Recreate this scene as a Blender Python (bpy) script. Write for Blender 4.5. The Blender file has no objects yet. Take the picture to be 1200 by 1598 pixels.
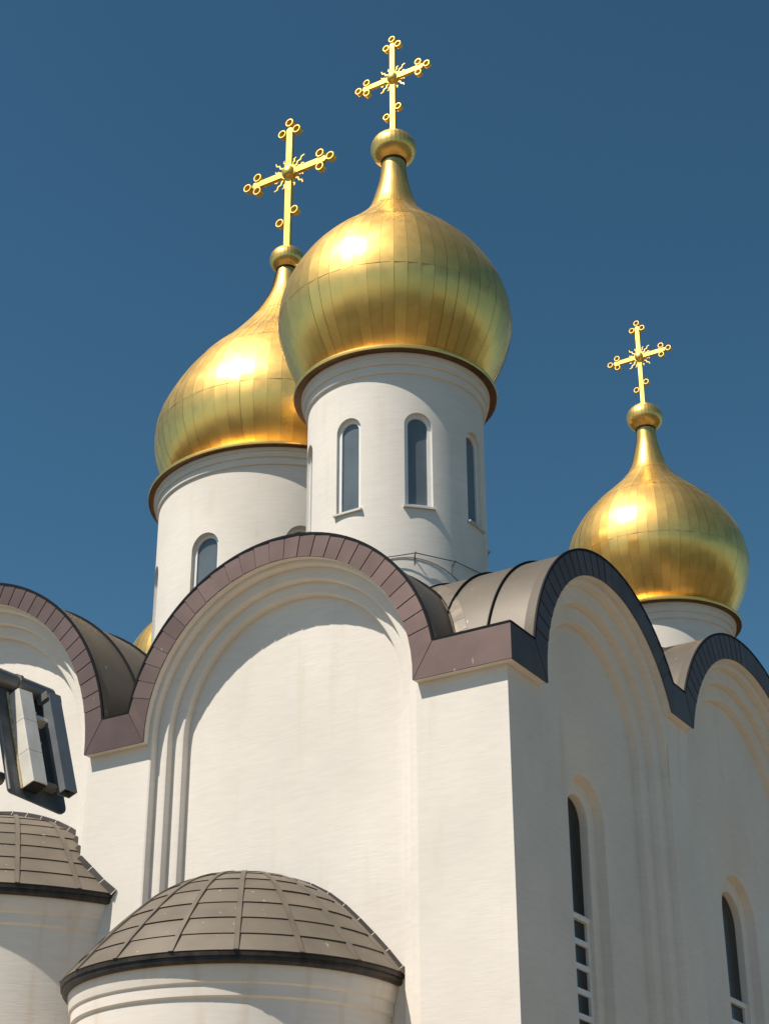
import bpy, bmesh, math, random
from mathutils import Vector, Matrix
random.seed(7)
SC = bpy.context.scene
COL = SC.collection
R_ = math.radians
PI = math.pi

# ------------------------------------------------------------------ camera
cam = bpy.data.cameras.new('camera')
cam.sensor_fit = 'VERTICAL'
cam.sensor_height = 36.0
cam.lens = 61.19
cam.clip_start = 0.1
cam.clip_end = 20000
camo = bpy.data.objects.new('camera', cam)
COL.objects.link(camo)
_r = Vector((0.8533925, 0.5212572, -0.0034866)); _u = Vector((0.2419726, -0.3902109, 0.8883607)); _f = Vector((-0.4617039, 0.7589640, 0.4591330))
M = Matrix((( _r.x, _u.x, -_f.x, 15.43564), (_r.y, _u.y, -_f.y, -30.29427), (_r.z, _u.z, -_f.z, 1.6), (0, 0, 0, 1)))
camo.matrix_world = M
SC.camera = camo

# ------------------------------------------------------------------ sky and sun
SUN = Vector((-0.093, -0.22, 0.37)).normalized()
w = bpy.data.worlds.new('World'); SC.world = w; w.use_nodes = True
nt = w.node_tree
bg = nt.nodes['Background']
sky = nt.nodes.new('ShaderNodeTexSky'); sky.sky_type = 'NISHITA'; sky.sun_disc = False
sky.sun_elevation = math.asin(SUN.z); sky.sun_rotation = math.atan2(SUN.x, SUN.y)
sky.altitude = 0; sky.air_density = 1.0; sky.dust_density = 0.4; sky.ozone_density = 3.0
gm = nt.nodes.new('ShaderNodeGamma'); gm.inputs[1].default_value = 1.42         # the photograph's deep saturated blue, over the whole sky alike
hs = nt.nodes.new('ShaderNodeHueSaturation'); hs.inputs['Hue'].default_value = .474; hs.inputs['Saturation'].default_value = 1.01; hs.inputs['Value'].default_value = .83
nt.links.new(sky.outputs[0], gm.inputs[0]); nt.links.new(gm.outputs[0], hs.inputs['Color'])
nt.links.new(hs.outputs[0], bg.inputs[0]); bg.inputs[1].default_value = 0.05
sl = bpy.data.lights.new('sun', 'SUN'); sl.energy = 5.0; sl.angle = R_(0.53); sl.color = (1.0, 0.92, 0.81)
so = bpy.data.objects.new('sun', sl); COL.objects.link(so)
so.rotation_euler = (-SUN).to_track_quat('-Z', 'Y').to_euler(); so.location = (-20, -40, 60)
SC.view_settings.view_transform = 'Standard'; SC.view_settings.look = 'None'
SC.view_settings.exposure = 0.12; SC.view_settings.gamma = 1.0
SC.view_settings.use_curve_mapping = False

# ------------------------------------------------------------------ materials
def nodes_of(name):
    m = bpy.data.materials.new(name); m.use_nodes = True
    n = m.node_tree; b = n.nodes['Principled BSDF']
    return m, n, b

def N(n, t, **k):
    x = n.nodes.new(t)
    for a, v in k.items(): setattr(x, a, v)
    return x

def mat_basic(name, col, rough=.6, metal=0., var=.12, vscale=2., bump=0., bscale=30., stretch=(1, 1, 1), objrand=0., spec=.5, rvar=0., fleck=0.):
    m, n, b = nodes_of(name)
    tc = N(n, 'ShaderNodeTexCoord'); mp = N(n, 'ShaderNodeMapping'); mp.inputs['Scale'].default_value = stretch
    n.links.new(tc.outputs['Object'], mp.inputs[0])
    no = N(n, 'ShaderNodeTexNoise'); no.inputs['Scale'].default_value = vscale; no.inputs['Detail'].default_value = 6
    n.links.new(mp.outputs[0], no.inputs['Vector'])
    mr = N(n, 'ShaderNodeMapRange'); mr.inputs[1].default_value = .3; mr.inputs[2].default_value = .7
    mr.inputs[3].default_value = 1 - var; mr.inputs[4].default_value = 1 + var
    n.links.new(no.outputs[0], mr.inputs[0])
    val = mr.outputs[0]
    if objrand:
        oi = N(n, 'ShaderNodeObjectInfo'); m2 = N(n, 'ShaderNodeMapRange')
        m2.inputs[3].default_value = 1 - objrand; m2.inputs[4].default_value = 1 + objrand
        n.links.new(oi.outputs['Random'], m2.inputs[0])
        mu = N(n, 'ShaderNodeMath', operation='MULTIPLY'); n.links.new(val, mu.inputs[0]); n.links.new(m2.outputs[0], mu.inputs[1]); val = mu.outputs[0]
    vm = N(n, 'ShaderNodeVectorMath', operation='SCALE'); vm.inputs[0].default_value = col
    n.links.new(val, vm.inputs['Scale'])
    colout = vm.outputs[0]
    if fleck:
        vo = N(n, 'ShaderNodeTexNoise'); vo.inputs['Scale'].default_value = 3.1; vo.inputs['Detail'].default_value = 2.5
        ma = N(n, 'ShaderNodeMapping'); ma.inputs['Scale'].default_value = (3, 3, .9); n.links.new(tc.outputs['Object'], ma.inputs[0]); n.links.new(ma.outputs[0], vo.inputs['Vector'])
        fr = N(n, 'ShaderNodeMapRange'); fr.inputs[1].default_value = .71; fr.inputs[2].default_value = .745; fr.inputs[4].default_value = fleck
        n.links.new(vo.outputs[0], fr.inputs[0])
        mx = N(n, 'ShaderNodeMix', data_type='RGBA'); n.links.new(fr.outputs[0], mx.inputs[0]); n.links.new(colout, mx.inputs[6]); mx.inputs[7].default_value = (.62, .58, .52, 1)
        colout = mx.outputs[2]
    n.links.new(colout, b.inputs['Base Color'])
    b.inputs['Roughness'].default_value = rough; b.inputs['Metallic'].default_value = metal
    b.inputs['Specular IOR Level'].default_value = spec
    if rvar:
        r2 = N(n, 'ShaderNodeMapRange'); r2.inputs[1].default_value = .3; r2.inputs[2].default_value = .7
        r2.inputs[3].default_value = rough - rvar; r2.inputs[4].default_value = rough + rvar
        n.links.new(no.outputs[0], r2.inputs[0]); n.links.new(r2.outputs[0], b.inputs['Roughness'])
    if bump:
        nb = N(n, 'ShaderNodeTexNoise'); nb.inputs['Scale'].default_value = bscale; nb.inputs['Detail'].default_value = 4
        n.links.new(mp.outputs[0], nb.inputs['Vector'])
        bp = N(n, 'ShaderNodeBump'); bp.inputs['Strength'].default_value = bump; bp.inputs['Distance'].default_value = .02
        n.links.new(nb.outputs[0], bp.inputs['Height']); n.links.new(bp.outputs[0], b.inputs['Normal'])
    return m

def mat_stucco(name, stain=.30, lo=.60):
    m, n, b = nodes_of(name)
    tc = N(n, 'ShaderNodeTexCoord')
    mp = N(n, 'ShaderNodeMapping'); mp.inputs['Scale'].default_value = (1.1, 1.1, 8.0)
    n.links.new(tc.outputs['Object'], mp.inputs[0])
    a = N(n, 'ShaderNodeTexNoise'); a.inputs['Scale'].default_value = 1.6; a.inputs['Detail'].default_value = 7; a.inputs['Roughness'].default_value = .6
    n.links.new(mp.outputs[0], a.inputs['Vector'])
    big = N(n, 'ShaderNodeTexNoise'); big.inputs['Scale'].default_value = .35; big.inputs['Detail'].default_value = 5
    n.links.new(tc.outputs['Object'], big.inputs['Vector'])
    r1 = N(n, 'ShaderNodeMapRange'); r1.inputs[1].default_value = .3; r1.inputs[2].default_value = .7; r1.inputs[3].default_value = .95; r1.inputs[4].default_value = 1.03
    n.links.new(a.outputs[0], r1.inputs[0])
    r2 = N(n, 'ShaderNodeMapRange'); r2.inputs[1].default_value = .3; r2.inputs[2].default_value = .7; r2.inputs[3].default_value = .91; r2.inputs[4].default_value = 1.03
    n.links.new(big.outputs[0], r2.inputs[0])
    mu = N(n, 'ShaderNodeMath', operation='MULTIPLY'); n.links.new(r1.outputs[0], mu.inputs[0]); n.links.new(r2.outputs[0], mu.inputs[1])
    vm = N(n, 'ShaderNodeVectorMath', operation='SCALE'); vm.inputs[0].default_value = (.81, .745, .665); n.links.new(mu.outputs[0], vm.inputs['Scale'])
    # ochre run-off stains: thin vertical streaks
    ms = N(n, 'ShaderNodeMapping'); ms.inputs['Scale'].default_value = (1.5, 1.5, .16)
    n.links.new(tc.outputs['Object'], ms.inputs[0])
    st = N(n, 'ShaderNodeTexNoise'); st.inputs['Scale'].default_value = 1.3; st.inputs['Detail'].default_value = 3
    n.links.new(ms.outputs[0], st.inputs['Vector'])
    sr = N(n, 'ShaderNodeMapRange'); sr.inputs[1].default_value = lo; sr.inputs[2].default_value = .82; sr.inputs[4].default_value = stain
    n.links.new(st.outputs[0], sr.inputs[0])
    mx = N(n, 'ShaderNodeMix', data_type='RGBA'); n.links.new(sr.outputs[0], mx.inputs[0]); n.links.new(vm.outputs[0], mx.inputs[6]); mx.inputs[7].default_value = (.62, .47, .30, 1)
    n.links.new(mx.outputs[2], b.inputs['Base Color'])
    b.inputs['Roughness'].default_value = .9; b.inputs['Specular IOR Level'].default_value = .15
    bp = N(n, 'ShaderNodeBump'); bp.inputs['Strength'].default_value = .16; bp.inputs['Distance'].default_value = .02
    mp2 = N(n, 'ShaderNodeMapping'); mp2.inputs['Scale'].default_value = (1.3, 1.3, 14.0); n.links.new(tc.outputs['Object'], mp2.inputs[0])
    a2 = N(n, 'ShaderNodeTexNoise'); a2.inputs['Scale'].default_value = 2.2; a2.inputs['Detail'].default_value = 6
    n.links.new(mp2.outputs[0], a2.inputs['Vector'])
    md = N(n, 'ShaderNodeTexNoise'); md.inputs['Scale'].default_value = .55; md.inputs['Detail'].default_value = 3; n.links.new(tc.outputs['Object'], md.inputs['Vector'])
    mk = N(n, 'ShaderNodeMapRange'); mk.inputs[1].default_value = .38; mk.inputs[2].default_value = .66; mk.inputs[3].default_value = .15; mk.inputs[4].default_value = 1.2; n.links.new(md.outputs[0], mk.inputs[0])
    mh = N(n, 'ShaderNodeMath', operation='MULTIPLY'); n.links.new(a2.outputs[0], mh.inputs[0]); n.links.new(mk.outputs[0], mh.inputs[1])
    iso = N(n, 'ShaderNodeTexNoise'); iso.inputs['Scale'].default_value = 5.; iso.inputs['Detail'].default_value = 5; n.links.new(tc.outputs['Object'], iso.inputs['Vector'])
    ma = N(n, 'ShaderNodeMath', operation='MULTIPLY_ADD'); n.links.new(iso.outputs[0], ma.inputs[0]); ma.inputs[1].default_value = .5; n.links.new(mh.outputs[0], ma.inputs[2])
    n.links.new(ma.outputs[0], bp.inputs['Height']); n.links.new(bp.outputs[0], b.inputs['Normal'])
    return m

def mat_gold(name, col, rough, objrand=.0, bump=.05, rr=.0):
    m, n, b = nodes_of(name)
    b.inputs['Metallic'].default_value = 1.0
    tc = N(n, 'ShaderNodeTexCoord'); oi = N(n, 'ShaderNodeObjectInfo')
    add = N(n, 'ShaderNodeVectorMath', operation='ADD'); n.links.new(tc.outputs['Object'], add.inputs[0])
    sc = N(n, 'ShaderNodeMath', operation='MULTIPLY'); sc.inputs[1].default_value = 9; n.links.new(oi.outputs['Random'], sc.inputs[0]); n.links.new(sc.outputs[0], add.inputs[1])
    no = N(n, 'ShaderNodeTexNoise'); no.inputs['Scale'].default_value = 1.8; no.inputs['Detail'].default_value = 2
    n.links.new(add.outputs[0], no.inputs['Vector'])
    mr = N(n, 'ShaderNodeMapRange'); mr.inputs[1].default_value = .3; mr.inputs[2].default_value = .7; mr.inputs[3].default_value = .90; mr.inputs[4].default_value = 1.06
    n.links.new(no.outputs[0], mr.inputs[0])
    m2 = N(n, 'ShaderNodeMapRange'); m2.inputs[3].default_value = 1 - objrand; m2.inputs[4].default_value = 1 + objrand * .5
    n.links.new(oi.outputs['Random'], m2.inputs[0])
    mu = N(n, 'ShaderNodeMath', operation='MULTIPLY'); n.links.new(mr.outputs[0], mu.inputs[0]); n.links.new(m2.outputs[0], mu.inputs[1])
    vm = N(n, 'ShaderNodeVectorMath', operation='SCALE'); vm.inputs[0].default_value = col; n.links.new(mu.outputs[0], vm.inputs['Scale'])
    n.links.new(vm.outputs[0], b.inputs['Base Color'])
    ra = N(n, 'ShaderNodeMapRange'); ra.inputs[1].default_value = .25; ra.inputs[2].default_value = .75; ra.inputs[3].default_value = rough - .06; ra.inputs[4].default_value = rough + .06
    n.links.new(no.outputs[0], ra.inputs[0])
    rb = N(n, 'ShaderNodeMapRange'); rb.inputs[3].default_value = -rr; rb.inputs[4].default_value = rr; n.links.new(oi.outputs['Random'], rb.inputs[0])
    rs = N(n, 'ShaderNodeMath', operation='ADD'); n.links.new(ra.outputs[0], rs.inputs[0]); n.links.new(rb.outputs[0], rs.inputs[1])
    n.links.new(rs.outputs[0], b.inputs['Roughness'])
    b2 = N(n, 'ShaderNodeBsdfPrincipled'); b2.inputs['Metallic'].default_value = 1.0; b2.inputs['Roughness'].default_value = .52   # the worn, satin share of the leaf
    n.links.new(vm.outputs[0], b2.inputs['Base Color'])
    ms = N(n, 'ShaderNodeMixShader'); ms.inputs[0].default_value = .50
    n.links.new(b.outputs[0], ms.inputs[1]); n.links.new(b2.outputs[0], ms.inputs[2])
    n.links.new(ms.outputs[0], n.nodes['Material Output'].inputs['Surface'])
    if bump:
        nb = N(n, 'ShaderNodeTexNoise'); nb.inputs['Scale'].default_value = 1.6; nb.inputs['Detail'].default_value = 0
        n.links.new(add.outputs[0], nb.inputs['Vector'])
        bp = N(n, 'ShaderNodeBump'); bp.inputs['Strength'].default_value = bump; bp.inputs['Distance'].default_value = .05
        n.links.new(nb.outputs[0], bp.inputs['Height']); n.links.new(bp.outputs[0], b.inputs['Normal'])
    return m

STUCCO = mat_stucco('white_stucco')
STUCCO_APSE = mat_stucco('stained_apse_stucco', .75, .55)
GOLD = mat_gold('gilded_sheet', (1.0, .635, .19), .25, objrand=.07, bump=.07, rr=.05)
GOLD_IN = mat_gold('gilded_joint', (.55, .35, .11), .5, bump=0)
GOLD_X = mat_gold('gilded_cross', (1.0, .66, .17), .40, bump=0)
BRONZE = mat_basic('bronze_gutter', (.20, .10, .045), rough=.35, metal=1.0, var=.2, vscale=3)
CLAD = mat_basic('brown_zinc_cladding', (.175, .121, .107), rough=.55, metal=.95, var=.10, vscale=1.4, objrand=.10, spec=.4, fleck=.35)
TRIM = mat_basic('dark_drip_edge_seam_shade', (.012, .012, .014), rough=.6, var=.1, spec=.1)
VAULT = mat_basic('tan_zinc_vault', (.126, .105, .081), rough=.5, metal=.25, var=.12, vscale=.9, fleck=.5, objrand=.03)
APSE = mat_basic('grey_zinc_roof', (.165, .134, .100), rough=.6, metal=.2, var=.14, vscale=1.2, objrand=.10, fleck=.6)
APSE_RIB = mat_basic('grey_zinc_batten', (.150, .122, .092), rough=.6, metal=.2, var=.14, vscale=2)
FLASH = mat_basic('wall_flashing_lead', (.050, .042, .036), spec=.15, rough=.7, metal=.0, var=.2, vscale=3, objrand=.12)
JOINT = mat_basic('pale_flashing_joint', (.42, .38, .33), rough=.7, var=.2)
GUTTER = mat_basic('dark_weathered_gutter', (.035, .027, .022), rough=.5, metal=.2, var=.6, vscale=2.0, stretch=(3, 3, .5))
PVC = mat_basic('white_window_frame', (.80, .79, .76), rough=.4, var=.04)
GLASS = mat_basic('window_glass', (.125, .145, .155), rough=.14, var=.15, vscale=.8, spec=.8)
DGLASS = mat_basic('dark_window_glass', (.012, .014, .012), rough=.15, var=.2, vscale=.8, spec=.25)
SILL = mat_basic('stone_sill', (.62, .58, .52), rough=.7, var=.1)
WIRE = mat_basic('lightning_wire', (.12, .11, .10), rough=.5, metal=.5, var=.1)
STEEL = mat_basic('galvanised_grey_paint', (.21, .20, .185), rough=.45, metal=.35, var=.18, vscale=6)
PLATE = mat_basic('slate_grey_plate', (.10, .108, .115), rough=.5, metal=.1, var=.3, vscale=9)
HOUSING = mat_basic('aged_white_housing', (.68, .65, .58), rough=.55, var=.12, vscale=7)
YSEAL = mat_basic('yellowed_seal', (.50, .40, .22), rough=.8, var=.4, vscale=40)
CHANNEL = mat_basic('blue_grey_channel', (.17, .185, .20), rough=.5, metal=.2, var=.12, vscale=6)
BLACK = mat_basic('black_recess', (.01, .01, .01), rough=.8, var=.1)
GROUND = mat_basic('dry_park_ground', (.050, .046, .022), rough=.95, var=.4, vscale=.05)
PLAZA = mat_basic('bounce_stone_paving', (.265, .213, .150), rough=.9, var=.15, vscale=.3)

# ------------------------------------------------------------------ mesh helpers
def me(name, v, f, mat, smooth=None):
    m = bpy.data.meshes.new(name); m.from_pydata([tuple(p) for p in v], [], f); m.materials.append(mat)
    if smooth is not None:
        m.polygons.foreach_set('use_smooth', [True] * len(m.polygons)); m.set_sharp_from_angle(angle=R_(smooth))
    m.update()
    return m

def ob(name, mesh, parent=None, **k):
    o = bpy.data.objects.new(name, mesh); COL.objects.link(o); o.parent = parent
    for a, b in k.items(): o[a] = b
    return o

def part(name, v, f, mat, parent, smooth=None, **k):
    return ob(name, me(name, v, f, mat, smooth), parent, **k)

class MB:
    def __init__(s): s.v = []; s.f = []
    def add(s, v, f):
        o = len(s.v); s.v += [tuple(p) for p in v]; s.f += [tuple(i + o for i in q) for q in f]
    def box(s, c, x, y, z):
        """c centre; x,y,z half-extent vectors"""
        c, x, y, z = map(Vector, (c, x, y, z)); v = []
        for a in (-1, 1):
            for b in (-1, 1):
                for d in (-1, 1): v.append(c + x * a + y * b + z * d)
        s.add(v, [(0, 1, 3, 2), (4, 6, 7, 5), (0, 4, 5, 1), (2, 3, 7, 6), (0, 2, 6, 4), (1, 5, 7, 3)])
    def aabb(s, x0, x1, y0, y1, z0, z1):
        s.box(((x0 + x1) / 2, (y0 + y1) / 2, (z0 + z1) / 2), ((x1 - x0) / 2, 0, 0), (0, (y1 - y0) / 2, 0), (0, 0, (z1 - z0) / 2))
    def grid(s, rows, closed=False):
        n = len(rows[0]); v = [p for r in rows for p in r]; f = []
        for i in range(len(rows) - 1):
            for j in range(n if closed else n - 1):
                k = (j + 1) % n
                f.append((i * n + j, i * n + k, (i + 1) * n + k, (i + 1) * n + j))
        s.add(v, f)
    def tube(s, pts, r, n=10, caps=True):
        pts = [Vector(p) for p in pts]; rows = []
        for i, p in enumerate(pts):
            t = (pts[min(i + 1, len(pts) - 1)] - pts[max(i - 1, 0)]).normalized()
            a = t.cross(Vector((0, 0, 1)))
            if a.length < 1e-3: a = t.cross(Vector((1, 0, 0)))
            a.normalize(); b = t.cross(a)
            rr = r[i] if isinstance(r, (list, tuple)) else r
            rows.append([p + a * math.cos(2 * PI * k / n) * rr + b * math.sin(2 * PI * k / n) * rr for k in range(n)])
        o = len(s.v); s.grid(rows, True)
        if caps: s.f.append(tuple(o + k for k in range(n))[::-1]); s.f.append(tuple(o + (len(pts) - 1) * n + k for k in range(n)))
    def revolve(s, prof, c, n=96, a0=0., a1=2 * PI):
        full = abs(a1 - a0 - 2 * PI) < 1e-6
        m = n if full else n + 1
        rows = [[(c[0] + r * math.cos(a0 + (a1 - a0) * k / n), c[1] + r * math.sin(a0 + (a1 - a0) * k / n), z) for k in range(m)] for r, z in prof]
        s.grid(rows, full)
    def build(s, name, mat, parent, smooth=None, **k): return part(name, s.v, s.f, mat, parent, smooth, **k)

def cubic(ks, z):
    """Hermite interpolation through (z, r) knots"""
    i = 0
    while i < len(ks) - 2 and z > ks[i + 1][0]: i += 1
    def slope(j):
        if j == 0: return (ks[1][1] - ks[0][1]) / (ks[1][0] - ks[0][0])
        if j == len(ks) - 1: return (ks[-1][1] - ks[-2][1]) / (ks[-1][0] - ks[-2][0])
        return (ks[j + 1][1] - ks[j - 1][1]) / (ks[j + 1][0] - ks[j - 1][0])
    (z0, r0), (z1, r1) = ks[i], ks[i + 1]; h = z1 - z0; t = max(0, min(1, (z - z0) / h))
    return (2 * t**3 - 3 * t**2 + 1) * r0 + (t**3 - 2 * t**2 + t) * h * slope(i) + (-2 * t**3 + 3 * t**2) * r1 + (t**3 - t**2) * h * slope(i + 1)

# ------------------------------------------------------------------ ground
g = MB(); S = 6000.
g.add([(-S, -S, 0), (S, -S, 0), (S, S, 0), (-S, S, 0)], [(0, 1, 2, 3)])
g.build('ground', GROUND, None, kind='structure')

g = MB(); g.add([(-52, -38, .004), (34, -38, .004), (34, 50, .004), (-52, 50, .004)], [(0, 1, 2, 3)])
g.build('bounce_pavement', PLAZA, None, kind='structure')  # unseen paving, added for warm bounce and a bright reflection under the domes
# tree ring added out of frame so the gold mirrors a dark horizon
BELT = mat_basic('added_belt_leaves', (.030, .030, .016), rough=.9, var=.5, vscale=.25)
x = MB(); nn = 420; rows = []
for h in range(7):
    row = []
    for k in range(nn):
        a = 2 * PI * k / nn; top = 20 + 6 * math.sin(a * 7 + 1) + 4 * math.sin(a * 17) + random.uniform(-.6, .6)
        r = 105 + 12 * math.sin(a * 5) + 6 * h + random.uniform(-.5, .5)
        row.append((-13 + r * math.cos(a), 12 + r * math.sin(a), top * math.sin(PI / 2 * min(1, h / 5)) - (4 if h == 6 else 0)))
    rows.append(row)
x.grid(rows, True)
x.build('added_tree_belt', BELT, None, smooth=80, kind='stuff', label='unseen belt of dark green trees, added for the gold domes to reflect', category='trees')

# ------------------------------------------------------------------ the church
church = bpy.data.objects.new('church', None); COL.objects.link(church)
church['label'] = 'white stucco church with gold onion domes, arched gables and apses'
church['category'] = 'church'

FRONT = lambda s, z, d: (s, -d, z)      # sunlit facade: d metres proud of the wall plane
RIGHT = lambda s, z, d: (d, s, z)       # shaded facade
ZB, ZT, E = 15.54, 16.37, .225

def ucontour(cx, r, zc, z0, n=48, nz=6):
    pts = [(cx + r, z0 + (zc - z0) * k / nz) for k in range(nz)]
    pts += [(cx + r * math.cos(PI * k / n), zc + r * math.sin(PI * k / n)) for k in range(n + 1)]
    pts += [(cx - r, zc - (zc - z0) * (k + 1) / nz) for k in range(nz)]
    return pts

def bay(mb, fac, cx, zc, radii, t, Rband, sL, sR, window=None):
    """nested recessed arch between pilasters; returns nothing, fills mb"""
    b = .055; rings = []
    for k, r in enumerate(radii):
        d = -k * t
        rings += [(r + b, d), (r + .29 * b, d - .29 * b), (r, d - b), (r, d - t)]
    dl = -len(radii) * t
    rows = [[fac(s, z, d) for s, z in ucontour(cx, r, zc, 0)] for r, d in rings]
    mb.grid(rows)
    # arch strip up to the coping
    r0 = radii[0] + b
    mb.grid([[fac(cx + rr * math.cos(PI * k / 48), zc + rr * math.sin(PI * k / 48), 0) for k in range(49)] for rr in (Rband, r0)])
    # pilasters
    for s0, s1 in ((sL, cx - r0), (cx + r0, sR)):
        mb.add([fac(s0, 0, 0), fac(s1, 0, 0), fac(s1, zc, 0), fac(s0, zc, 0)], [(0, 1, 2, 3)])
    rl = radii[-1]
    if window is None:
        mb.grid([[fac(s, z, dl) for s, z in ucontour(cx, rl, zc, 0)], [fac(cx, z, dl) for s, z in ucontour(cx, rl, zc, 0)]])
    else:
        wc, hw, zs, hw2, zbot = window      # centre, half width, spring, inner half width, bottom
        A = ucontour(cx, rl, zc, 0); B = ucontour(wc, hw, zs, zbot)
        bb = .05
        rings = [(A, dl)]
        for h, d in ((hw + bb, dl), (hw + .29 * bb, dl - .29 * bb), (hw, dl - bb), (hw, dl - .25), (hw2 + bb, dl - .25), (hw2 + .29 * bb, dl - .25 - .29 * bb), (hw2, dl - .25 - bb), (hw2, dl - .52)):
            rings.append((ucontour(wc, h, zs, zbot), d))
        mb.grid([[fac(s, z, d) for s, z in c] for c, d in rings])
        mb.add([fac(A[0][0], 0, dl), fac(A[-1][0], 0, dl), fac(wc - hw - bb, zbot, dl), fac(wc + hw + bb, zbot, dl)], [(0, 1, 2, 3)])
        mb.add([fac(wc + hw + bb, zbot, dl), fac(wc - hw - bb, zbot, dl), fac(wc - hw2, zbot, dl - .52), fac(wc + hw2, zbot, dl - .52)], [(0, 1, 2, 3)])

FB1 = dict(cx=-5.83, zc=15.66, ri=3.66, ro=4.23, rv=4.20)
FB2 = dict(cx=-16.2, zc=15.64, ri=4.93, ro=5.47, rv=5.42)
FB3 = dict(cx=-26.57, zc=15.66, ri=3.66, ro=4.23, rv=4.20)
RB1 = dict(cx=5.17, zc=15.60, ri=3.71, ro=4.33, rv=4.29)
RB2 = dict(cx=14.55, zc=15.52, ri=4.90, ro=5.60, rv=5.55)
RB3 = dict(cx=23.93, zc=15.60, ri=3.71, ro=4.33, rv=4.29)

mb = MB()
bay(mb, FRONT, -5.83, 15.66, (3.57, 3.28, 2.99), .22, 4.0, -10.38, 0.0)
bay(mb, FRONT, -16.2, 15.64, (4.83, 4.54, 4.25), .22, 5.2, -22.02, -10.38)
bay(mb, FRONT, -26.57, 15.66, (3.57, 3.28, 2.99), .22, 4.0, -32.4, -22.02)
mb.build('sunlit_wall', STUCCO, church, smooth=40)
mb = MB()
W1 = (5.0, .95, 13.65, .56, 6.0); W2 = (14.42, 1.22, 13.25, .82, 6.0); W3 = (24.1, .95, 13.65, .56, 6.0)
bay(mb, RIGHT, 5.10, 15.60, (3.55, 3.12, 2.69), .22, 4.0, 0.0, 9.22, W1)
bay(mb, RIGHT, 14.55, 15.52, (4.72, 4.30, 3.88), .22, 5.3, 9.22, 19.88, W2)
bay(mb, RIGHT, 24.0, 15.60, (3.55, 3.12, 2.69), .22, 4.0, 19.88, 29.1, W3)
# pier heads between the bays (the coping steps up here)
for s0, s1 in ((8.6, 9.8), (19.3, 20.5)):
    mb.add([RIGHT(s0, 15.3, -.004), RIGHT(s1, 15.3, -.004), RIGHT(s1, 17.6, -.004), RIGHT(s0, 17.6, -.004)], [(0, 1, 2, 3)])
mb.build('shaded_wall', STUCCO, church, smooth=40)
mb = MB()
mb.add([(-32.4, 0, 0), (-32.4, 29.1, 0), (-32.4, 29.1, 15.66), (-32.4, 0, 15.66), (0, 29.1, 0), (0, 29.1, 15.66)], [(0, 1, 2, 3), (1, 4, 5, 2)])
mb.build('rear_wall', STUCCO, church)
mb = MB(); mb.add([(-31, 1.4, 15.75), (-1.4, 1.4, 15.75), (-1.4, 28.9, 15.75), (-31, 28.9, 15.75)], [(0, 1, 2, 3)])
mb.build('roof_deck', VAULT, church)

# ---- copings: stucco core, lapped cladding panels, drip edge
def poly_solid(mb, fac, poly, d0, d1s):
    n = len(poly)
    v = [fac(s, z, d0) for s, z in poly] + [fac(s, z, d) for (s, z), d in zip(poly, d1s)]
    f = [tuple(range(n))[::-1], tuple(range(n, 2 * n))] + [(i, (i + 1) % n, n + (i + 1) % n, n + i) for i in range(n)]
    mb.add(v, f)

def coping(fac, B, zR, zL, step, skip=lambda a: False):
    """zR / zL = (bottom, top) of the fascia at the arch's right (+s) and left end"""
    cx, zc, ri, ro = B['cx'], B['zc'], B['ri'], B['ro']
    pt = lambda r, a: (cx + r * math.cos(a), zc + r * math.sin(a))
    def clampasin(x): return math.asin(max(-1, min(1, x)))
    aRi, aRo = clampasin((zR[0] - zc) / ri), clampasin((zR[1] - zc) / ro)
    aLi, aLo = PI - clampasin((zL[0] - zc) / ri), PI - clampasin((zL[1] - zc) / ro)
    n = 64
    core = MB()
    a = [aRi + (aLi - aRi) * k / n for k in range(n + 1)]
    ao = [aRo + (aLo - aRo) * k / n for k in range(n + 1)]
    prof = [[fac(*pt(ri + .012, x), -.18) for x in a], [fac(*pt(ri + .012, x), E - .032) for x in a], [fac(*pt(ro - .02, x), E - .032) for x in ao], [fac(*pt(B['rv'] - .02, x), -.18) for x in ao]]
    core.grid(prof)
    co = core.build('coping', STUCCO, church, smooth=40)
    tr = MB()
    tr.grid([[fac(*pt(ro - .03, x), E + .012) for x in ao], [fac(*pt(ro + .03, x), E + .014) for x in ao], [fac(*pt(ro + .03, x), E - .035) for x in ao], [fac(*pt(ro - .03, x), E - .035) for x in ao], [fac(*pt(ro - .03, x), E + .012) for x in ao]])
    vs = MB(); vs.grid([[fac(*pt(ro + .012, x), E - .034) for x in ao], [fac(*pt(B['rv'] + .006, x), -.08) for x in ao]]); vs.build('verge_sheet', VAULT, co, smooth=40)
    tr.build('drip_edge', TRIM, co, smooth=40)
    # lapped panels
    lo, hi = max(aRi, aRo), min(aLi, aLo)
    m = max(2, round((hi - lo) / step)); st = (hi - lo) / (m + .0)
    bounds = [lo + st * .8 + (hi - lo - st * 1.6) * k / (m - 1) for k in range(m)]
    gap = .010 / ro
    segs = [(aRi, aRo, bounds[0], bounds[0])] + [(bounds[k], bounds[k], bounds[k + 1], bounds[k + 1]) for k in range(m - 1)] + [(bounds[-1], bounds[-1], aLi, aLo)]
    for i0, o0, i1, o1 in segs:
        P, D = [], []
        ns = 3; up = 1 if (i0 + i1) / 2 < PI / 2 else -1
        for k in range(ns + 1):
            t = k / ns; P.append(pt(ri, i0 + gap + (i1 - i0 - 2 * gap) * t)); D.append(t)
        for k in range(ns + 1):
            t = 1 - k / ns; P.append(pt(ro - .005, o0 + gap + (o1 - o0 - 2 * gap) * t)); D.append(t)
        jit = random.uniform(-.001, .001)
        D = [E - .006 + .011 * (1 - t if up > 0 else t) + jit for t in D]
        x = MB(); poly_solid(x, fac, P, E - .035, D)
        x.build('cladding_panel', CLAD, co)
    return co, (pt(ri, aRi), pt(ro, aRo), pt(ri, aLi), pt(ro, aLo))

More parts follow.
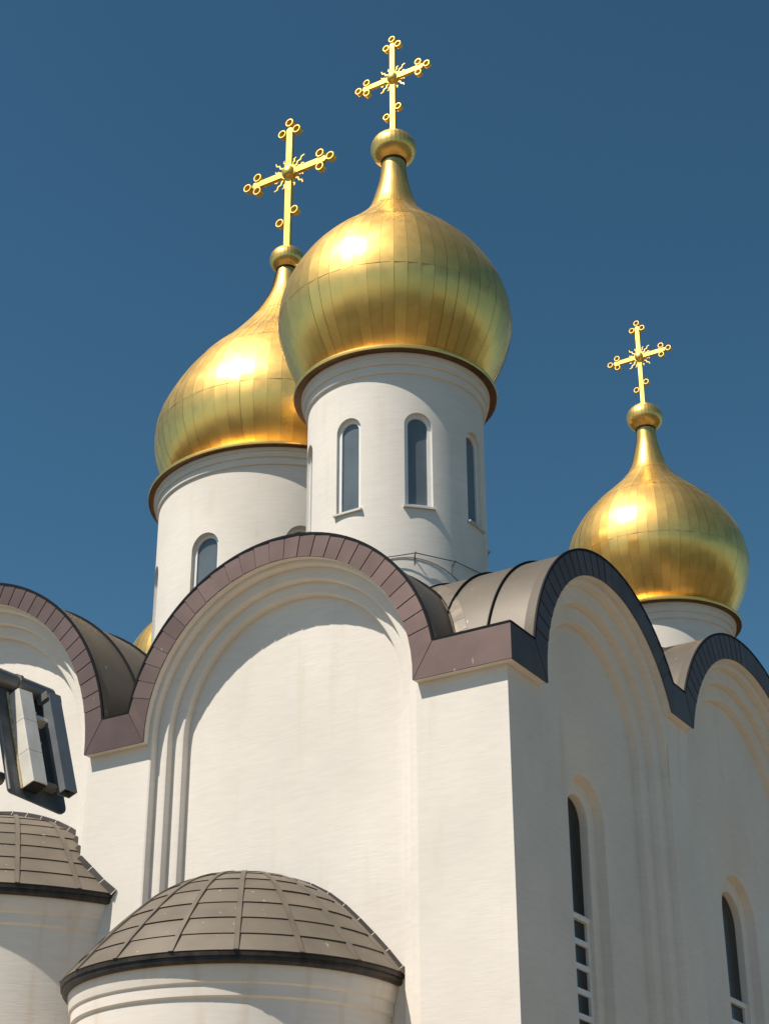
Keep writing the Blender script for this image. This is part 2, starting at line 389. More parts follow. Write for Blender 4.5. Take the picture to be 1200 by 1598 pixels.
def fascia(fac, poly, core_poly, parent, dlo=-.18):
    x = MB(); poly_solid(x, fac, core_poly, dlo, [E - .034] * 4); c = x.build('fascia', STUCCO, parent)
    x = MB(); poly_solid(x, fac, poly, E - .033, [E] * 4); x.build('cladding_panel', CLAD, c)
    (s0, z0), (s1, z1) = poly[3], poly[2]
    x = MB(); poly_solid(x, fac, [(s0, z0 - .012), (s1, z1 - .012), (s1, z1 + .03), (s0, z0 + .03)], -.12, [E + .012] * 4); x.build('drip_edge', TRIM, c)
    return c

H0 = (ZB, ZT); H1 = (17.15, 18.0)
c1, e1 = coping(FRONT, FB1, H0, H0, R_(6.1))
c2, e2 = coping(FRONT, FB2, H0, H0, R_(4.75))
c3, e3 = coping(FRONT, FB3, H0, H0, R_(6.1))
g1, h1 = coping(RIGHT, RB1, H1, H0, R_(5.7))
g2, h2 = coping(RIGHT, RB2, H1, H1, R_(4.4))
g3, h3 = coping(RIGHT, RB3, H0, H1, R_(5.7))
q = .006
# corner fascia: front leg then right leg
fascia(FRONT, [(e1[0][0] + q, ZB), (E, ZB), (E, ZT), (e1[1][0] + q, ZT)], [(e1[0][0], ZB + .01), (E - .034, ZB + .01), (E - .034, ZT - .01), (e1[1][0], ZT - .01)], church)
fascia(RIGHT, [(-E + .034, ZB), (h1[2][0] - q, ZB), (h1[3][0] - q, ZT), (-E + .034, ZT)], [(.19, ZB + .012), (h1[2][0], ZB + .012), (h1[3][0], ZT - .012), (.19, ZT - .012)], church)
fascia(FRONT, [(e2[0][0] + q, ZB), (e1[2][0] - q, ZB), (e1[3][0] - q, ZT), (e2[1][0] + q, ZT)], [(e2[0][0], ZB + .01), (e1[2][0], ZB + .01), (e1[3][0], ZT - .01), (e2[1][0], ZT - .01)], church)
fascia(FRONT, [(e3[0][0] + q, ZB), (e2[2][0] - q, ZB), (e2[3][0] - q, ZT), (e3[1][0] + q, ZT)], [(e3[0][0], ZB + .01), (e2[2][0], ZB + .01), (e2[3][0], ZT - .01), (e3[1][0], ZT - .01)], church)
fascia(RIGHT, [(h1[0][0] + q, H1[0]), (h2[2][0] - q, H1[0]), (h2[3][0] - q, H1[1]), (h1[1][0] + q, H1[1])], [(h1[0][0], H1[0] + .01), (h2[2][0], H1[0] + .01), (h2[3][0], H1[1] - .01), (h1[1][0], H1[1] - .01)], church)

# ---- barrel vault roofs
def vault(axis, c, zc, R, a, b, seams, name='vault_roof'):
    """axis 'y': runs along y at x=c ; axis 'x': runs along x at y=c. from a to b"""
    P = (lambda s, t, z: (s, t, z)) if axis == 'y' else (lambda s, t, z: (t, s, z))
    n = 56
    arc = lambda r: [(c + r, 15.76)] + [(c + r * math.cos(PI * k / n), zc + r * math.sin(PI * k / n)) for k in range(n + 1) if zc + r * math.sin(PI * k / n) > 15.77] + [(c - r, 15.76)]
    def strip(r, t0, t1):
        return [[P(s, t, z) for s, z in arc(r)] for t in (t0, t1)]
    x = MB(); x.grid(strip(R - .05, a, b)); v = x.build(name, VAULT, church, smooth=40)
    cuts = [a] + seams + [b]
    for t0, t1 in zip(cuts[:-1], cuts[1:]):
        sg = 1 if t1 > t0 else -1
        x = MB()
        A, B, C_, D = arc(R - .03), arc(R), arc(R), arc(R - .03)
        x.grid([[P(s, t, z) for s, z in q_] for q_, t in ((A, t0 + .01 * sg), (B, t0 + .012 * sg), (C_, t1 - .012 * sg), (D, t1 - .01 * sg))])
        x.build('roof_sheet', VAULT, v, smooth=40)
    for t in seams:
        x = MB(); A, B = arc(R - .02), arc(R + .06)
        x.grid([[P(s, t - .015, z) for s, z in A], [P(s, t - .015, z) for s, z in B], [P(s, t + .015, z) for s, z in B], [P(s, t + .015, z) for s, z in A]])
        x.build('standing_seam', TRIM, v, smooth=40)  # black puts the seams' shaded side into their colour
    return v
vault('y', FB1['cx'], FB1['zc'], 4.20, .03, 12.0, [1.9, 3.9, 5.9])
vault('y', FB2['cx'], FB2['zc'], 5.42, .03, 14.0, [1.5, 3.3, 5.1, 6.9])
vault('y', FB3['cx'], FB3['zc'], 4.20, .03, 12.0, [1.9, 3.9, 5.9])
v1 = vault('x', RB1['cx'], RB1['zc'], 4.29, -.03, -12.0, [-1.0, -2.2, -3.4, -4.6])
vault('x', RB2['cx'], RB2['zc'], 5.55, -.03, -14.0, [-1.6, -3.2, -4.8, -6.4])
vault('x', RB3['cx'], RB3['zc'], 4.29, -.03, -12.0, [-1.0, -2.2, -3.4, -4.6])
vault('y', -6.66, 15.66, 4.20, 29.0, 19.0, [27.0, 25.0, 23.0])

# soldered valley flashing where the two corner vaults meet
pv = []
for k in range(10):
    z = 16.35 + k * .34
    x_ = FB1['cx'] + math.sqrt(4.23**2 - (z - FB1['zc'])**2); y_ = RB1['cx'] - math.sqrt(4.29**2 - (z - RB1['zc'])**2)
    pv.append(Vector((x_, y_, z)))
PATCH = mat_basic('patched_valley_sheet', (.17, .137, .102), rough=.5, metal=.2, var=.35, vscale=3, objrand=.12)
for k in range(9):
    a, b = pv[k], pv[k + 1]; t = (b - a)
    na = Vector((-(FB1['cx'] - a.x), 0, a.z - FB1['zc'])).normalized(); nb = Vector((0, a.y - RB1['cx'], a.z - RB1['zc'])).normalized()
    ta = t.cross(na).normalized(); tb = t.cross(nb).normalized()
    if ta.y > 0: ta = -ta
    if tb.x < 0: tb = -tb
    x = MB(); e = t * .004; wdt = .16 + .02 * (k % 2)
    l0, l1 = a + e + ta * .12 + na * .03, b - e + ta * .12 + na * .03
    m0, m1 = a + e + (na + nb) * .02, b - e + (na + nb) * .02
    r0, r1 = a + e + tb * .30 + nb * .012, b - e + tb * .30 + nb * .012
    x.add([l0, m0, r0, l1, m1, r1], [(0, 1, 4, 3), (1, 2, 5, 4)])
    x.build('valley_patch', PATCH, v1)

# ------------------------------------------------------------------ towers
def contour(hw, zs, zh):
    zsp = zh - hw; p = []
    p += [(-hw + 2 * hw * k / 8, zs) for k in range(8)]
    p += [(hw, zs + (zsp - zs) * k / 6) for k in range(6)]
    p += [(hw * math.cos(PI * k / 20), zsp + hw * math.sin(PI * k / 20)) for k in range(21)]
    p += [(-hw, zsp - (zsp - zs) * k / 6) for k in range(1, 6)]
    return p

def drum(c, R, z0, z1, zs, zh, hw, nwin, a0, label, cap=None):
    half = PI / nwin; cz = (zs + zh) / 2; S_ = R * half
    cont = contour(hw, zs, zh)
    # rays from the window centre: contour points plus the rectangle's corners
    items = [(math.atan2(z - cz, s), s, z) for s, z in cont]
    for sx, zz in ((-S_, z0), (S_, z0), (S_, z1), (-S_, z1)):
        an = math.atan2(zz - cz, sx); best = None
        for i in range(len(cont)):
            (ax, az), (bx, bz) = cont[i], cont[(i + 1) % len(cont)]
            dx, dz = math.cos(an), math.sin(an); ex, ez = bx - ax, bz - az
            den = dx * (-ez) + ex * dz
            if abs(den) < 1e-9: continue
            t = (ax * (-ez) + ex * (az - cz)) / den; u = (dx * (az - cz) - dz * ax) / den
            if t > 0 and -1e-6 <= u <= 1 + 1e-6: best = (an, dx * t, cz + dz * t)
        if best: items.append(best)
    items.sort()
    ring = []
    for an, s, z in items:
        dx, dz = math.cos(an), math.sin(an); ts = []
        if abs(dx) > 1e-9: ts.append(S_ / abs(dx))
        if dz > 1e-9: ts.append((z1 - cz) / dz)
        if dz < -1e-9: ts.append((z0 - cz) / dz)
        t = min(ts); ring.append(((s, z), (dx * t, cz + dz * t)))
    V, F, NM = [], [], []
    L = 7; n = len(ring)
    for wi in range(nwin):
        th0 = a0 + 2 * half * wi; o = len(V)
        for l in range(L + 1):
            for (s, z), (S2, Z2) in ring:
                k = l / L; ss = s + (S2 - s) * k; zz = z + (Z2 - z) * k; th = th0 + ss / R
                V.append((c[0] + R * math.cos(th), c[1] + R * math.sin(th), zz)); NM.append((math.cos(th), math.sin(th), 0))
        for l in range(L):
            for j in range(n):
                k = (j + 1) % n; F.append((o + l * n + k, o + l * n + j, o + (l + 1) * n + j, o + (l + 1) * n + k))
    m = me('drum', V, F, STUCCO); m.polygons.foreach_set('use_smooth', [True] * len(m.polygons)); m.normals_split_custom_set_from_vertices(NM)
    d = ob('drum', m, church, label=label)
    for wi in range(nwin):
        th = a0 + 2 * half * wi
        nx = Vector((math.cos(th), math.sin(th), 0)); tx = Vector((-math.sin(th), math.cos(th), 0)); C0 = Vector((c[0], c[1], 0))
        def onR(s, z): a = th + s / R; return Vector((c[0] + R * math.cos(a), c[1] + R * math.sin(a), z))
        def flat(s, z, d): return C0 + nx * (R - d) + tx * s + Vector((0, 0, z))
        dep = .135 * hw / .385
        fw = .115 * (hw / .385) ** .5
        outer = contour(hw, zs, zh); inner = contour(hw - fw, zs + fw, zh - fw)
        x = MB()
        x.grid([[flat(s, z, dep - .02) for s, z in outer], [flat(s, z, dep - .02) for s, z in inner], [flat(s, z, dep + .05) for s, z in inner]], True)
        wo = x.build('window', PVC, church, smooth=40)
        x = MB(); x.grid([[onR(s, z) for s, z in outer], [flat(s * 1.0, z, dep + .03) for s, z in outer]], True); x.build('reveal', STUCCO, wo, smooth=40)
        x = MB(); ii = contour(hw - fw + .01, zs + fw - .01, zh - fw + .01); x.add([flat(s, z, dep + .035) for s, z in ii], [tuple(range(len(ii)))]); x.build('pane', GLASS, wo)
        x = MB(); hs = hw * 1.14
        x.box(flat(0, zs - .028, dep / 2 - .022), tx * hs, nx * (dep / 2 + .045), Vector((0, 0, .028))); x.build('sill', SILL, wo)
    return d

def dome(c, knots, rows, gores, label, a0=0.):
    zs = [knots[0][0] + (knots[-1][0] - knots[0][0]) * k / 60 for k in range(61)]
    x = MB(); x.revolve([(cubic(knots, z) - .03, z) for z in zs], c, 96)
    d = x.build('dome', GOLD_IN, church, smooth=60, label=label)
    hw = PI / gores
    for ri in range(len(rows) - 1):
        za, zb = rows[ri], rows[ri + 1]
        variants = []
        for vi in range(5):
            ns = 14; v = []; f = []; nrm = []; te = random.uniform(-.010, .010); ta = random.uniform(-.012, .012)
            bul = random.uniform(.25, .6); lift = random.uniform(-.002, .003); skew = random.uniform(-.007, .007)
            for k in range(ns + 1):
                z = za + (zb - za) * k / ns; r = cubic(knots, z) + (.006 * (1 - k / ns)) + lift
                g = hw - .0028 / max(r, .5)
                for j, an in enumerate((-g, 0, g)):
                    rr = r if j != 1 else r * (math.cos(g) + (1 - math.cos(g)) * bul)
                    rr += skew * (j - 1)
                    v.append((rr * math.cos(an), rr * math.sin(an), z))
                    sl_ = (cubic(knots, min(z + .02, knots[-1][0])) - cubic(knots, max(z - .02, knots[0][0]))) / .04 + te
                    az = an * (.25 + .6 * bul) + ta; q_ = Vector((math.cos(az), math.sin(az), -sl_)).normalized(); nrm.append(tuple(q_))
            o = len(v)
            for k in range(ns):
                for j in range(2):
                    f.append((k * 3 + j, k * 3 + j + 1, k * 3 + j + 4, k * 3 + j + 3))
            # turned-in edges
            for k in (0,):
                for j in range(3):
                    p = v[k * 3 + j]; s_ = 1 - .03 / max(.4, math.hypot(p[0], p[1])); v.append((p[0] * s_, p[1] * s_, p[2])); nrm.append(nrm[j])
            f += [(1, 0, o, o + 1), (2, 1, o + 1, o + 2)]
            m = me('gilded_panel', v, f, GOLD); m.polygons.foreach_set('use_smooth', [True] * len(m.polygons)); m.normals_split_custom_set_from_vertices(nrm)
            variants.append(m)
        for k in range(gores):
            p = ob('gilded_panel', random.choice(variants), d)
            p.location = (c[0], c[1], 0); p.rotation_euler = (0, 0, a0 + 2 * PI * k / gores)
    return d

def cross(c, zc, L, zbot, label):
    x = MB(); X, Y, Z = Vector((1, 0, 0)), Vector((0, 1, 0)), Vector((0, 0, 1)); O = Vector((c[0], c[1], zc))
    hw, dp = .080 * L, .052 * L
    def bar(p0, p1, u, hw):
        t = (p1 - p0).normalized(); tip = hw * .9
        v = []
        for p in (p0, p1):
            for a, b in ((-1, -1), (1, -1), (1, 1), (-1, 1)): v.append(p + u * hw * a + Y * dp * b)
        v += [p1 + t * tip - Y * dp * .8, p1 + t * tip + Y * dp * .8]
        x.add(v, [(0, 1, 5, 4), (1, 2, 6, 5), (2, 3, 7, 6), (3, 0, 4, 7), (3, 2, 1, 0), (4, 5, 8), (6, 7, 9), (5, 6, 9, 8), (7, 4, 8, 9)])
    bar(O + Z * zbot, O + Z * 1.26 * L, X, hw)
    dp = dp * .97
    bar(O, O + X * .98 * L, Z, hw * .97); bar(O, O - X * .98 * L, Z, hw * .97)
    k = x.build('cross', GOLD_X, church, label=label)
    rings = [(0, 1.45), (.20, 1.19), (-.20, 1.19), (1.15, 0), (.87, .19), (.87, -.19), (-1.15, 0), (-.87, .19), (-.87, -.19), (.19, -1.14), (-.20, -1.38)]
    ro, ri, dd = .104 * L, .080 * L, .07 * L
    y = MB(); n = 24
    prof = [(ri, -dd), (ro, -dd), (ro, dd), (ri, dd), (ri, -dd)]
    y.grid([[(r * math.cos(2 * PI * j / n), d_, r * math.sin(2 * PI * j / n)) for j in range(n)] for r, d_ in prof], True)
    rm = me('ring', y.v, y.f, GOLD_X, smooth=40)
    for a, b in rings:
        o = ob('ring', rm, k); o.location = O + X * a * L + Z * b * L
    # wavy rays
    for q_ in range(4):
        for off, ln in ((-23, .43), (0, .56), (23, .43)):
            an = R_(45 + 90 * q_ + off); u = X * math.cos(an) + Z * math.sin(an); p = Z * math.cos(an) - X * math.sin(an)
            y = MB(); m_ = 11; rows = []
            for j in range(m_ + 1):
                t = .15 + (ln - .15) * j / m_; wv = .020 * math.sin(j * PI * .5) ; hh = .024 * (1 - .45 * j / m_)
                ctr = O + u * t * L + p * wv * L
                rows.append([ctr + p * hh * L - Y * .015 * L, ctr - p * hh * L - Y * .015 * L, ctr - p * hh * L + Y * .015 * L, ctr + p * hh * L + Y * .015 * L])
            y.grid(rows, True); y.build('wavy_ray', GOLD_X, k)
    y = MB(); pr = []
    for j in range(7):
        a = PI / 2 * j / 6; pr.append((.165 * L * math.cos(a), -.062 * L - .12 * L * math.sin(a)))
    pr = [(.0, .10 * L), (.195 * L, .075 * L), (.205 * L, 0), (.20 * L, -.066 * L), (.168 * L, -.066 * L)] + pr[0:]
    y.grid([[O + X * r * math.cos(2 * PI * j / 28) + Z * r * math.sin(2 * PI * j / 28) + Y * d_ for j in range(28)] for r, d_ in pr], True)
    y.build('boss', GOLD_X, k, smooth=50)
    return k

def ball(c, z, r, rz, neck):
    x = MB(); n = 32; prof = []
    a0 = -math.acos(min(1, neck / r))
    for k in range(17):
        a = a0 + (PI / 2 - a0) * k / 16; prof.append((max(.002, r * math.cos(a)), z + rz * math.sin(a)))
    x.revolve(prof, c, n)
    b = x.build('ball', GOLD, church)
    m = b.data; m.polygons.foreach_set('use_smooth', [True] * len(m.polygons))
    # meridian edges stay sharp so that the small gores read
    at = m.attributes.new('sharp_edge', 'BOOLEAN', 'EDGE')
    vals = []
    for e in m.edges:
        p, q_ = m.vertices[e.vertices[0]].co, m.vertices[e.vertices[1]].co
        vals.append(abs(p.z - q_.z) > 1e-5)
    at.data.foreach_set('value', vals)
    x = MB(); zb = prof[0][1]
    x.revolve([(neck + .02, zb - .05), (neck + .02, zb + .06), (neck - .03, zb + .06)], c, 32); x.build('collar', BRONZE, b, smooth=40)
    return b

def ringset(c, R, z, rd, k, dr):
    """cornice mouldings below and the gutter ring that carries the dome; k scales mouldings"""
    x = MB()
    pr = [(R + .004, z - .66 * k), (R + .004, z - .58 * k), (R + .06 * k, z - .575 * k), (R + .075 * k, z - .55 * k), (R + .075 * k, z - .335 * k), (R + .135 * k, z - .33 * k), (R + .15 * k, z - .305 * k), (R + .15 * k, z - .14 * k), (R + .20 * k, z - .135 * k), (R + .21 * k, z - .02)]
    x.revolve(pr, c, 128); o = x.build('cornice', STUCCO, dr, smooth=30)
    x = MB()
    x.revolve([(R + .10, z - .02), (rd - .05, z - .02), (rd - .012, z - .012), (rd - .004, z + .004)], c, 128); x.build('gutter_underside', BRONZE, dr, smooth=40)
    x = MB()
    x.revolve([(rd - .002, z + .003), (rd + .014, z + .05), (rd + .012, z + .10), (rd - .02, z + .135), (rd - .07, z + .145), (rd - .25, z + .11), (R - .5, z + .16)], c, 128); x.build('gutter_rim', GOLD, dr, smooth=40)

TF = (-6.665, 6.665); TB = (-6.76, 26.06); TC = (-17.445, 16.39); TL = (-28.2, 26.1)
KN = [(27.5, 2.40), (28.0, 2.74), (28.8, 3.15), (29.6, 3.39), (30.1, 3.42), (30.6, 3.36), (31.2, 3.17), (32.0, 2.71), (32.6, 2.20), (33.2, 1.58), (33.7, 1.11), (34.2, .76), (34.8, .57), (35.4, .43), (36.1, .37)]
KC = [(31.4, 3.80), (32.2, 4.36), (33.2, 4.70), (34.0, 4.75), (34.6, 4.64), (35.2, 4.40), (36.2, 3.86), (37.2, 3.12), (38.0, 2.37), (38.8, 1.73), (39.5, 1.25), (40.2, .87), (40.9, .59), (41.8, .42)]
ROWS = [27.52, 29.9, 32.42, 34.0, 36.05]; ROWC = [31.42, 33.9, 36.6, 39.3, 41.75]
small = [(TF, 'white drum nearest the camera, cable around its foot', 'largest looking gold onion dome, nearest, ribs of lapped panels', 'gold cross on the nearest dome'),
         (TB, 'mostly hidden white drum of the right rear dome', 'gold onion dome at the right, rising behind the shaded gables', 'gold cross on the right rear dome'),
         (TL, 'hidden white drum of the left rear dome', 'gold dome sliver behind the gables at the left', 'gold cross on the left rear dome')]
for c, ld, lo, lx in small:
    dr = drum(c, 2.5, 15.8, 27.0, 22.75, 25.62, .385, 8, -PI / 2, ld)
    ringset(c, 2.5, 27.40, 2.92, 1.0, dr)
    dome(c, KN, ROWS, 56, lo, a0=.03)
    ball(c, 36.58, .715, .60, .385)
    cross(c, 39.45, 1.10, -2.25, lx)
    if c is TF: DF = dr
dr = drum(TC, 4.42, 15.8, 30.9, 24.2, 28.32, .565, 8, -PI / 2, 'wide white drum of the central dome behind the gable')
ringset(TC, 4.42, 31.22, 4.84, 1.05, dr)
dome(TC, KC, ROWC, 60, 'wide central gold onion dome, partly hidden behind the nearest dome', a0=.02)
ball(TC, 42.32, .70, .60, .42)
cross(TC, 46.68, 1.77, -3.85, 'tallest gold cross, on the central dome')

# lightning wire round the foot of the nearest drum
x = MB(); pts = []
def od(a, r, z): return Vector((TF[0] + r * math.cos(R_(a)), TF[1] + r * math.sin(R_(a)), z))
pts = [od(-84, 2.62, 21.2), od(-60, 2.62, 21.22), od(-48.5, 2.66, 21.31), od(-24, 2.66, 21.26), od(1, 2.62, 21.3), od(24, 2.62, 21.2)]
x.tube(pts, .014, 6); x.build('lightning_wire', WIRE, DF)
for a, z in ((-48.5, 21.31), (-24, 21.26), (1, 21.3)):
    x = MB(); x.tube([od(a, 2.48, z - .12), od(a, 2.67, z + .03)], .016, 6); x.tube([od(a, 2.49, z - .28), od(a, 2.52, z - .02)], .012, 6); x.build('wire_clip', WIRE, DF)
x = MB(); x.tube([od(-70 + 5 * k, 2.515, 21.24 - .0009 * (k * 5 - 18) ** 2 * .45) for k in range(13)], .010, 6); x.build('lightning_wire', WIRE, DF)

# ------------------------------------------------------------------ tall windows of the shaded facade
def tall_window(wc, hw, zs, hw2, zbot, ztr):
    d0 = -.66 - .25; dF = d0 - .19
    x = MB()
    fw = .05
    pr = ucontour(wc, hw2 - .002, zs, ztr); pi = ucontour(wc, hw2 - fw, zs, ztr)
    # transom, stiles and bars
    x.aabb(dF - .06, dF + .10, wc - hw2 + .002, wc + hw2 - .002, ztr - .10, ztr + .03)
    x.aabb(dF - .06, dF + .13, wc - hw2 + .002, wc + hw2 - .002, ztr - .03, ztr - .005)
    for s in (-1, 1):
        x.aabb(dF - .05, dF + .07, wc + s * (hw2 - .05) - .05, wc + s * (hw2 - .05) + .048, zbot, ztr - .1)
    z = ztr - .10 - .42; k = 0; bars = []
    while z > zbot:
        x.aabb(dF - .05, dF + .062, wc - hw2 + .09, wc + hw2 - .09, z - .125, z); bars.append(z); z -= .545
    wo = x.build('window', PVC, church)
    x = MB(); c = ucontour(wc, hw2 - .004, zs, ztr + .03); x.add([RIGHT(s, z_, dF - .02) for s, z_ in c], [tuple(range(len(c)))]); x.build('pane', DGLASS, wo)
    tops = [ztr - .10] + [b - .125 for b in bars]
    for t in tops:
        lo = max(zbot, t - .42); a, b = wc - hw2 + .098, wc + hw2 - .098
        x = MB(); x.add([(dF, a, lo), (dF, b, lo), (dF, b, t), (dF, a, t)], [(0, 1, 2, 3)]); x.build('pane', DGLASS, wo)
tall_window(*W1, 11.44); tall_window(*W2, 11.22); tall_window(*W3, 11.44)

# ------------------------------------------------------------------ apses
def apse(cx, cy, knots, ytop, wallR, zeave, gore_deg, a_off, arange, rows, label, recess, gut=.22):
    """knots: (z, r) of the roof ; cy moves linearly to ytop at the apex"""
    z0, z1 = knots[0][0], knots[-1][0]
    yc = lambda z: cy + (ytop - cy) * max(0, min(1, (z - z0) / (z1 - z0)))
    Re = knots[0][1]
    x = MB(); a0, a1 = R_(arange[0]), R_(arange[1])
    o_ = Re - .06
    x.revolve([(wallR, 0), (wallR, zeave - gut - .62), (wallR + .055, zeave - gut - .58), (wallR + .06, zeave - gut - .36), (wallR + .10, zeave - gut - .33), (o_ - .10, zeave - gut - .12), (o_ - .09, zeave - gut + .01)], (cx, cy), 72, a0, a1)
    ap = x.build('apse', STUCCO_APSE, church, smooth=30, label=label)
    x = MB(); x.revolve([(o_ - .12, zeave - gut), (o_ - .01, zeave - gut), (o_ + .03, zeave - gut + .05), (o_ + .03, zeave - .10), (o_ + .07, zeave - .09), (o_ + .075, zeave - .015), (o_ - .02, zeave + .0)], (cx, cy), 72, a0, a1)
    x.build('gutter', GUTTER, ap, smooth=35)
    skin = MB(); zz = [z0 + (z1 - z0) * (k / 24) for k in range(25)]
    pt = lambda z, a, off=0.: (cx + (cubic(knots, z) + off) * math.cos(a), yc(z) + (cubic(knots, z) + off) * math.sin(a), z + off * .35)
    n = 72
    skin.grid([[pt(z, a0 + (a1 - a0) * k / n, -.03) for k in range(n + 1)] for z in zz])
    rf = skin.build('apse_roof', APSE, church, smooth=40)
    gd = R_(gore_deg); ks = range(math.ceil((a0 - R_(a_off)) / gd) - 1, math.floor((a1 - R_(a_off)) / gd) + 1)
    for k in ks:
        b0, b1 = max(a0, R_(a_off) + gd * k), min(a1, R_(a_off) + gd * (k + 1))
        if b1 - b0 < .02: continue
        for i in range(len(rows) - 1):
            za, zb = rows[i], rows[i + 1]; x = MB(); rws = []
            jit = random.uniform(0, .010)
            for t, off in ((-.02, -.02), (-.02, .026 + jit), (.5, .014), (1.0, .002)):
                z = za + (zb - za) * t
                rws.append([pt(max(z, z0), b0 + (b1 - b0) * j / 5, off) for j in range(6)])
            x.grid(rws); x.build('roof_sheet', APSE, rf, smooth=30)
        # batten on the rib
        a = b0
        if b0 > a0 + .01:
            x = MB(); rws = []
            for z in zz:
                r = max(cubic(knots, z), .25); da = min(.062 / r, gd * .45)
                rws.append([pt(z, a - da, -.01), pt(z, a - da * .75, .055), pt(z, a + da * .75, .055), pt(z, a + da, -.01)])
            x.grid(rws); x.build('batten', APSE_RIB, rf, smooth=30)
    # stepped flashing against the wall
    bcx, radii = recess
    def wall_y(x_):
        d = abs(x_ - bcx)
        return 0. if d > radii[0] else .22 if d > radii[1] else .44 if d > radii[2] else .66
    def roof_z(x_, y_):
        lo, hi = z0, z1
        if math.hypot(x_ - cx, y_ - yc(lo)) > cubic(knots, lo) + .12: return None
        for _ in range(30):
            m = (lo + hi) / 2
            if math.hypot(x_ - cx, y_ - yc(m)) < max(.01, cubic(knots, m)): lo = m
            else: hi = m
        return lo
    for s in (1, -1):
        xs = 0.; run = []
        while xs < Re + .2:
            X = cx + s * xs; y = wall_y(X); z = roof_z(X, y)
            if z is None: break
            run.append((X, y, z)); xs += .01
        # cut the run into equal lengths
        i = 0; seglen = .50
        while i < len(run) - 2:
            j = i; L = 0
            while j < len(run) - 1 and L < seglen and abs(run[j + 1][1] - run[i][1]) < .01:
                L += math.hypot(run[j + 1][0] - run[j][0], run[j + 1][2] - run[j][2]); j += 1
            if L > .06:
                A, B = run[i], run[j]; y = A[1]
                t = Vector((B[0] - A[0], 0, B[2] - A[2])).normalized(); nn = Vector((-t.z, 0, t.x)) * (1 if t.x * 1 > 0 else -1)
                if nn.z < 0: nn = -nn
                pa, pb = Vector((A[0], 0, A[2])) + t * .012, Vector((B[0], 0, B[2])) - t * .012
                x = MB(); v = []
                for p in (pa, pb):
                    for h, d in ((-.05, .004), (-.05, .10), (.10, .04), (.10, .004)):
                        v.append(p + nn * h + Vector((0, y - d, 0)))
                x.add(v, [(0, 1, 5, 4), (1, 2, 6, 5), (2, 3, 7, 6), (3, 2, 1, 0), (4, 5, 6, 7)])
                x.build('flashing', FLASH, rf)
                x = MB(); p = pb + t * .012
                v = []
                for q_ in (-.012, .012):
                    for h, d in ((-.045, .104), (.104, .044), (.104, .004)): v.append(p + t * q_ + nn * h + Vector((0, y - d, 0)))
                x.add(v, [(0, 1, 4, 3), (1, 2, 5, 4)]); x.build('flashing_joint', JOINT, rf)
            i = max(j, i + 1)
    return ap

KA = [(9.55, 3.80), (9.95, 3.47), (10.4, 3.06), (10.85, 2.62), (11.3, 2.12), (11.62, 1.62), (11.85, 1.1), (11.98, .6), (12.03, .2), (12.04, .02)]
apse(-6.75, .27, KA, .27, 3.50, 9.55, 19.45, -56.2, (-186, 6), [9.56, 9.97, 10.38, 10.79, 11.18, 11.50, 11.76, 11.93, 12.02], 'small apse with a ribbed grey half dome under the nearest gable', (-5.83, (3.57, 3.28, 2.99)))
KB = [(12.10, 6.46), (12.55, 6.02), (13.1, 5.48), (13.6, 4.96), (14.0, 4.46), (14.3, 3.98), (14.62, 3.26), (14.85, 2.5), (15.02, 1.5), (15.08, .5), (15.09, .02)]
apse(-16.2, 2.6, KB, 2.6, 6.12, 12.10, 12.43, -43.4, (-157, -21), [12.11, 12.52, 12.93, 13.34, 13.75, 14.12, 14.45, 14.72, 14.93, 15.06], 'wider and higher apse with a grey half dome at the left edge', (-16.2, (4.83, 4.54, 4.25)))

# ------------------------------------------------------------------ traffic light seen from behind
tl = bpy.data.objects.new('traffic_light', None); COL.objects.link(tl)
tl['label'] = 'grey traffic light on a mast arm, seen from behind at the left edge'; tl['category'] = 'traffic light'
A0 = Vector((7.2121, -21.3753, 6.2718)); ax = Vector((.0915, .9958, 0)); av = Vector((.316, -.029, -.948)); am = Vector((.944, -.087, .317))
T = lambda s, t, d: A0 + ax * s + av * t + am * d
base = A0 - ax * 2.6
base.z = 0
def tb(name, s0, s1, t0, t1, d0, d1, mat, parent=tl):
    x = MB(); x.box(T((s0 + s1) / 2, (t0 + t1) / 2, (d0 + d1) / 2), ax * (s1 - s0) / 2, av * (t1 - t0) / 2, am * (d1 - d0) / 2); return x.build(name, mat, parent)
x = MB(); x.tube([base, base + Vector((0, 0, 3)), base + Vector((0, 0, 6.6))], [.10, .085, .07], 18); x.build('mast', STEEL, tl, smooth=40)
x = MB(); x.tube([T(-2.6, .01, -.06), T(-1.2, .01, -.06), T(-.03, .01, -.06), T(-.012, .01, -.06), T(0, .01, -.06)], [.066, .066, .062, .052, .03], 20); arm = x.build('mast_arm', STEEL, tl, smooth=40)
x = MB(); x.tube([T(-.372, .01, -.06), T(-.348, .01, -.06)], .070, 20); x.box(T(-.36, .01, .008), ax * .012, av * .02, am * .012); x.build('clamp', STEEL, arm, smooth=40)
x = MB(); x.tube([T(-2.6, .03, -.20), T(-.10, .03, -.20)], .040, 14); x.build('conduit', PLATE, tl, smooth=40)
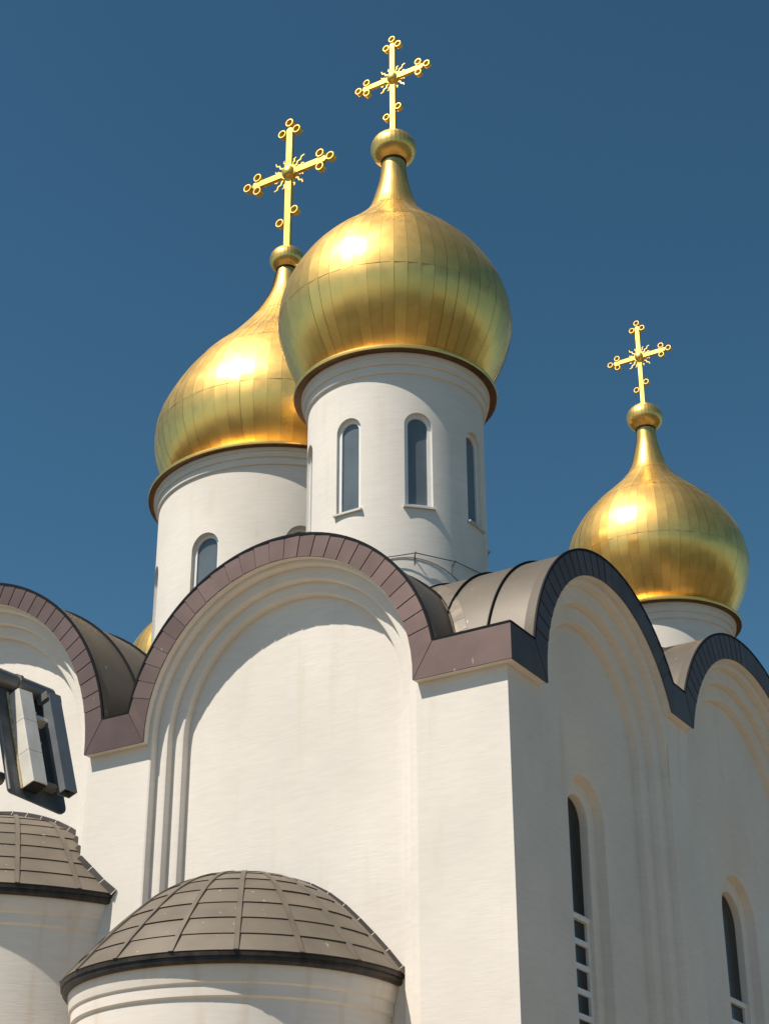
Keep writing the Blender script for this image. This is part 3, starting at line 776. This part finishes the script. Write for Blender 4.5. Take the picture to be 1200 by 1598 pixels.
# backboard with rounded corners
x = MB(); P = []
def rc(cx, cy, r, a0): return [(cx + r * math.cos(R_(a0 + 90 * k / 6)), cy + r * math.sin(R_(a0 + 90 * k / 6))) for k in range(7)]
s0, s1, t0, t1, r = -.555, -.02, -.10, 1.0, .07
P = rc(s1 - r, t1 - r, r, 0) + rc(s0 + r * .4, t1 - .04 - r * .4, r * .4, 90) + rc(s0 + r, t0 + r, r, 180) + rc(s1 - r, t0 + r, r, 270)
n = len(P); v = [T(s, t, -.105) for s, t in P] + [T(s, t, -.09) for s, t in P]
x.add(v, [tuple(range(n))[::-1], tuple(range(n, 2 * n))] + [(i, (i + 1) % n, n + (i + 1) % n, n + i) for i in range(n)])
bd = x.build('backboard', PLATE, tl)
x = MB(); x.tube([T(-.545, -.05, -.088), T(-.545, .94, -.088)], .010, 6); x.build('board_edge', STEEL, bd)
# signal housing: three faceted sections
hs = None
for k in range(3):
    ta, tbm = .125 + k * .258, .125 + (k + 1) * .258 - .004
    x = MB(); sec = [(-.425, -.089), (-.425, .016), (-.418, .024), (-.30, .03), (-.295, .024), (-.295, -.089)]
    v = [T(s, ta, d) for s, d in sec] + [T(s, tbm, d) for s, d in sec]; m_ = len(sec)
    x.add(v, [tuple(range(m_))[::-1], tuple(range(m_, 2 * m_))] + [(i, (i + 1) % m_, m_ + (i + 1) % m_, m_ + i) for i in range(m_)])
    x.build('signal_section', HOUSING, tl)
x = MB(); x.tube([T(-.428, .10, -.084), T(-.428, .90, -.084)], .011, 6); x.build('seal', YSEAL, tl)
tb('end_cap', -.415, -.305, .897, .912, -.085, .018, BLACK)
# mounting channel (open box section)
ch = None
x = MB()
for (a, b, c_, d_) in ((-.155, -.148, -.03, .055), (-.047, -.040, -.03, .055), (-.148, -.047, .047, .055), (-.148, -.047, -.03, -.022)):
    x.box(T((a + b) / 2, .50, (c_ + d_) / 2), ax * (b - a) / 2, av * .40, am * (d_ - c_) / 2)
ch = x.build('mounting_channel', CHANNEL, tl)
tb('channel_shadow_plug', -.147, -.048, .85, .86, -.021, .046, BLACK, ch).name = 'channel_shade'  # black sheet painting the shade inside the open channel end
tb('bracket', -.26, -.14, .285, .315, -.085, .0, HOUSING)
tb('bracket', -.30, -.14, .835, .862, -.085, -.01, STEEL)
tb('bracket', -.17, -.03, .07, .13, -.06, .05, STEEL)
for t in (.20, .46):
    x = MB(); x.tube([T(-.185, t, -.09), T(-.185, t, -.07)], .011, 8); x.build('bolt', HOUSING, tl)
x = MB(); x.tube([T(-2.6, .80, -.20), T(-.50, .78, -.20)], .048, 14); x.build('lower_arm', STEEL, tl, smooth=40)
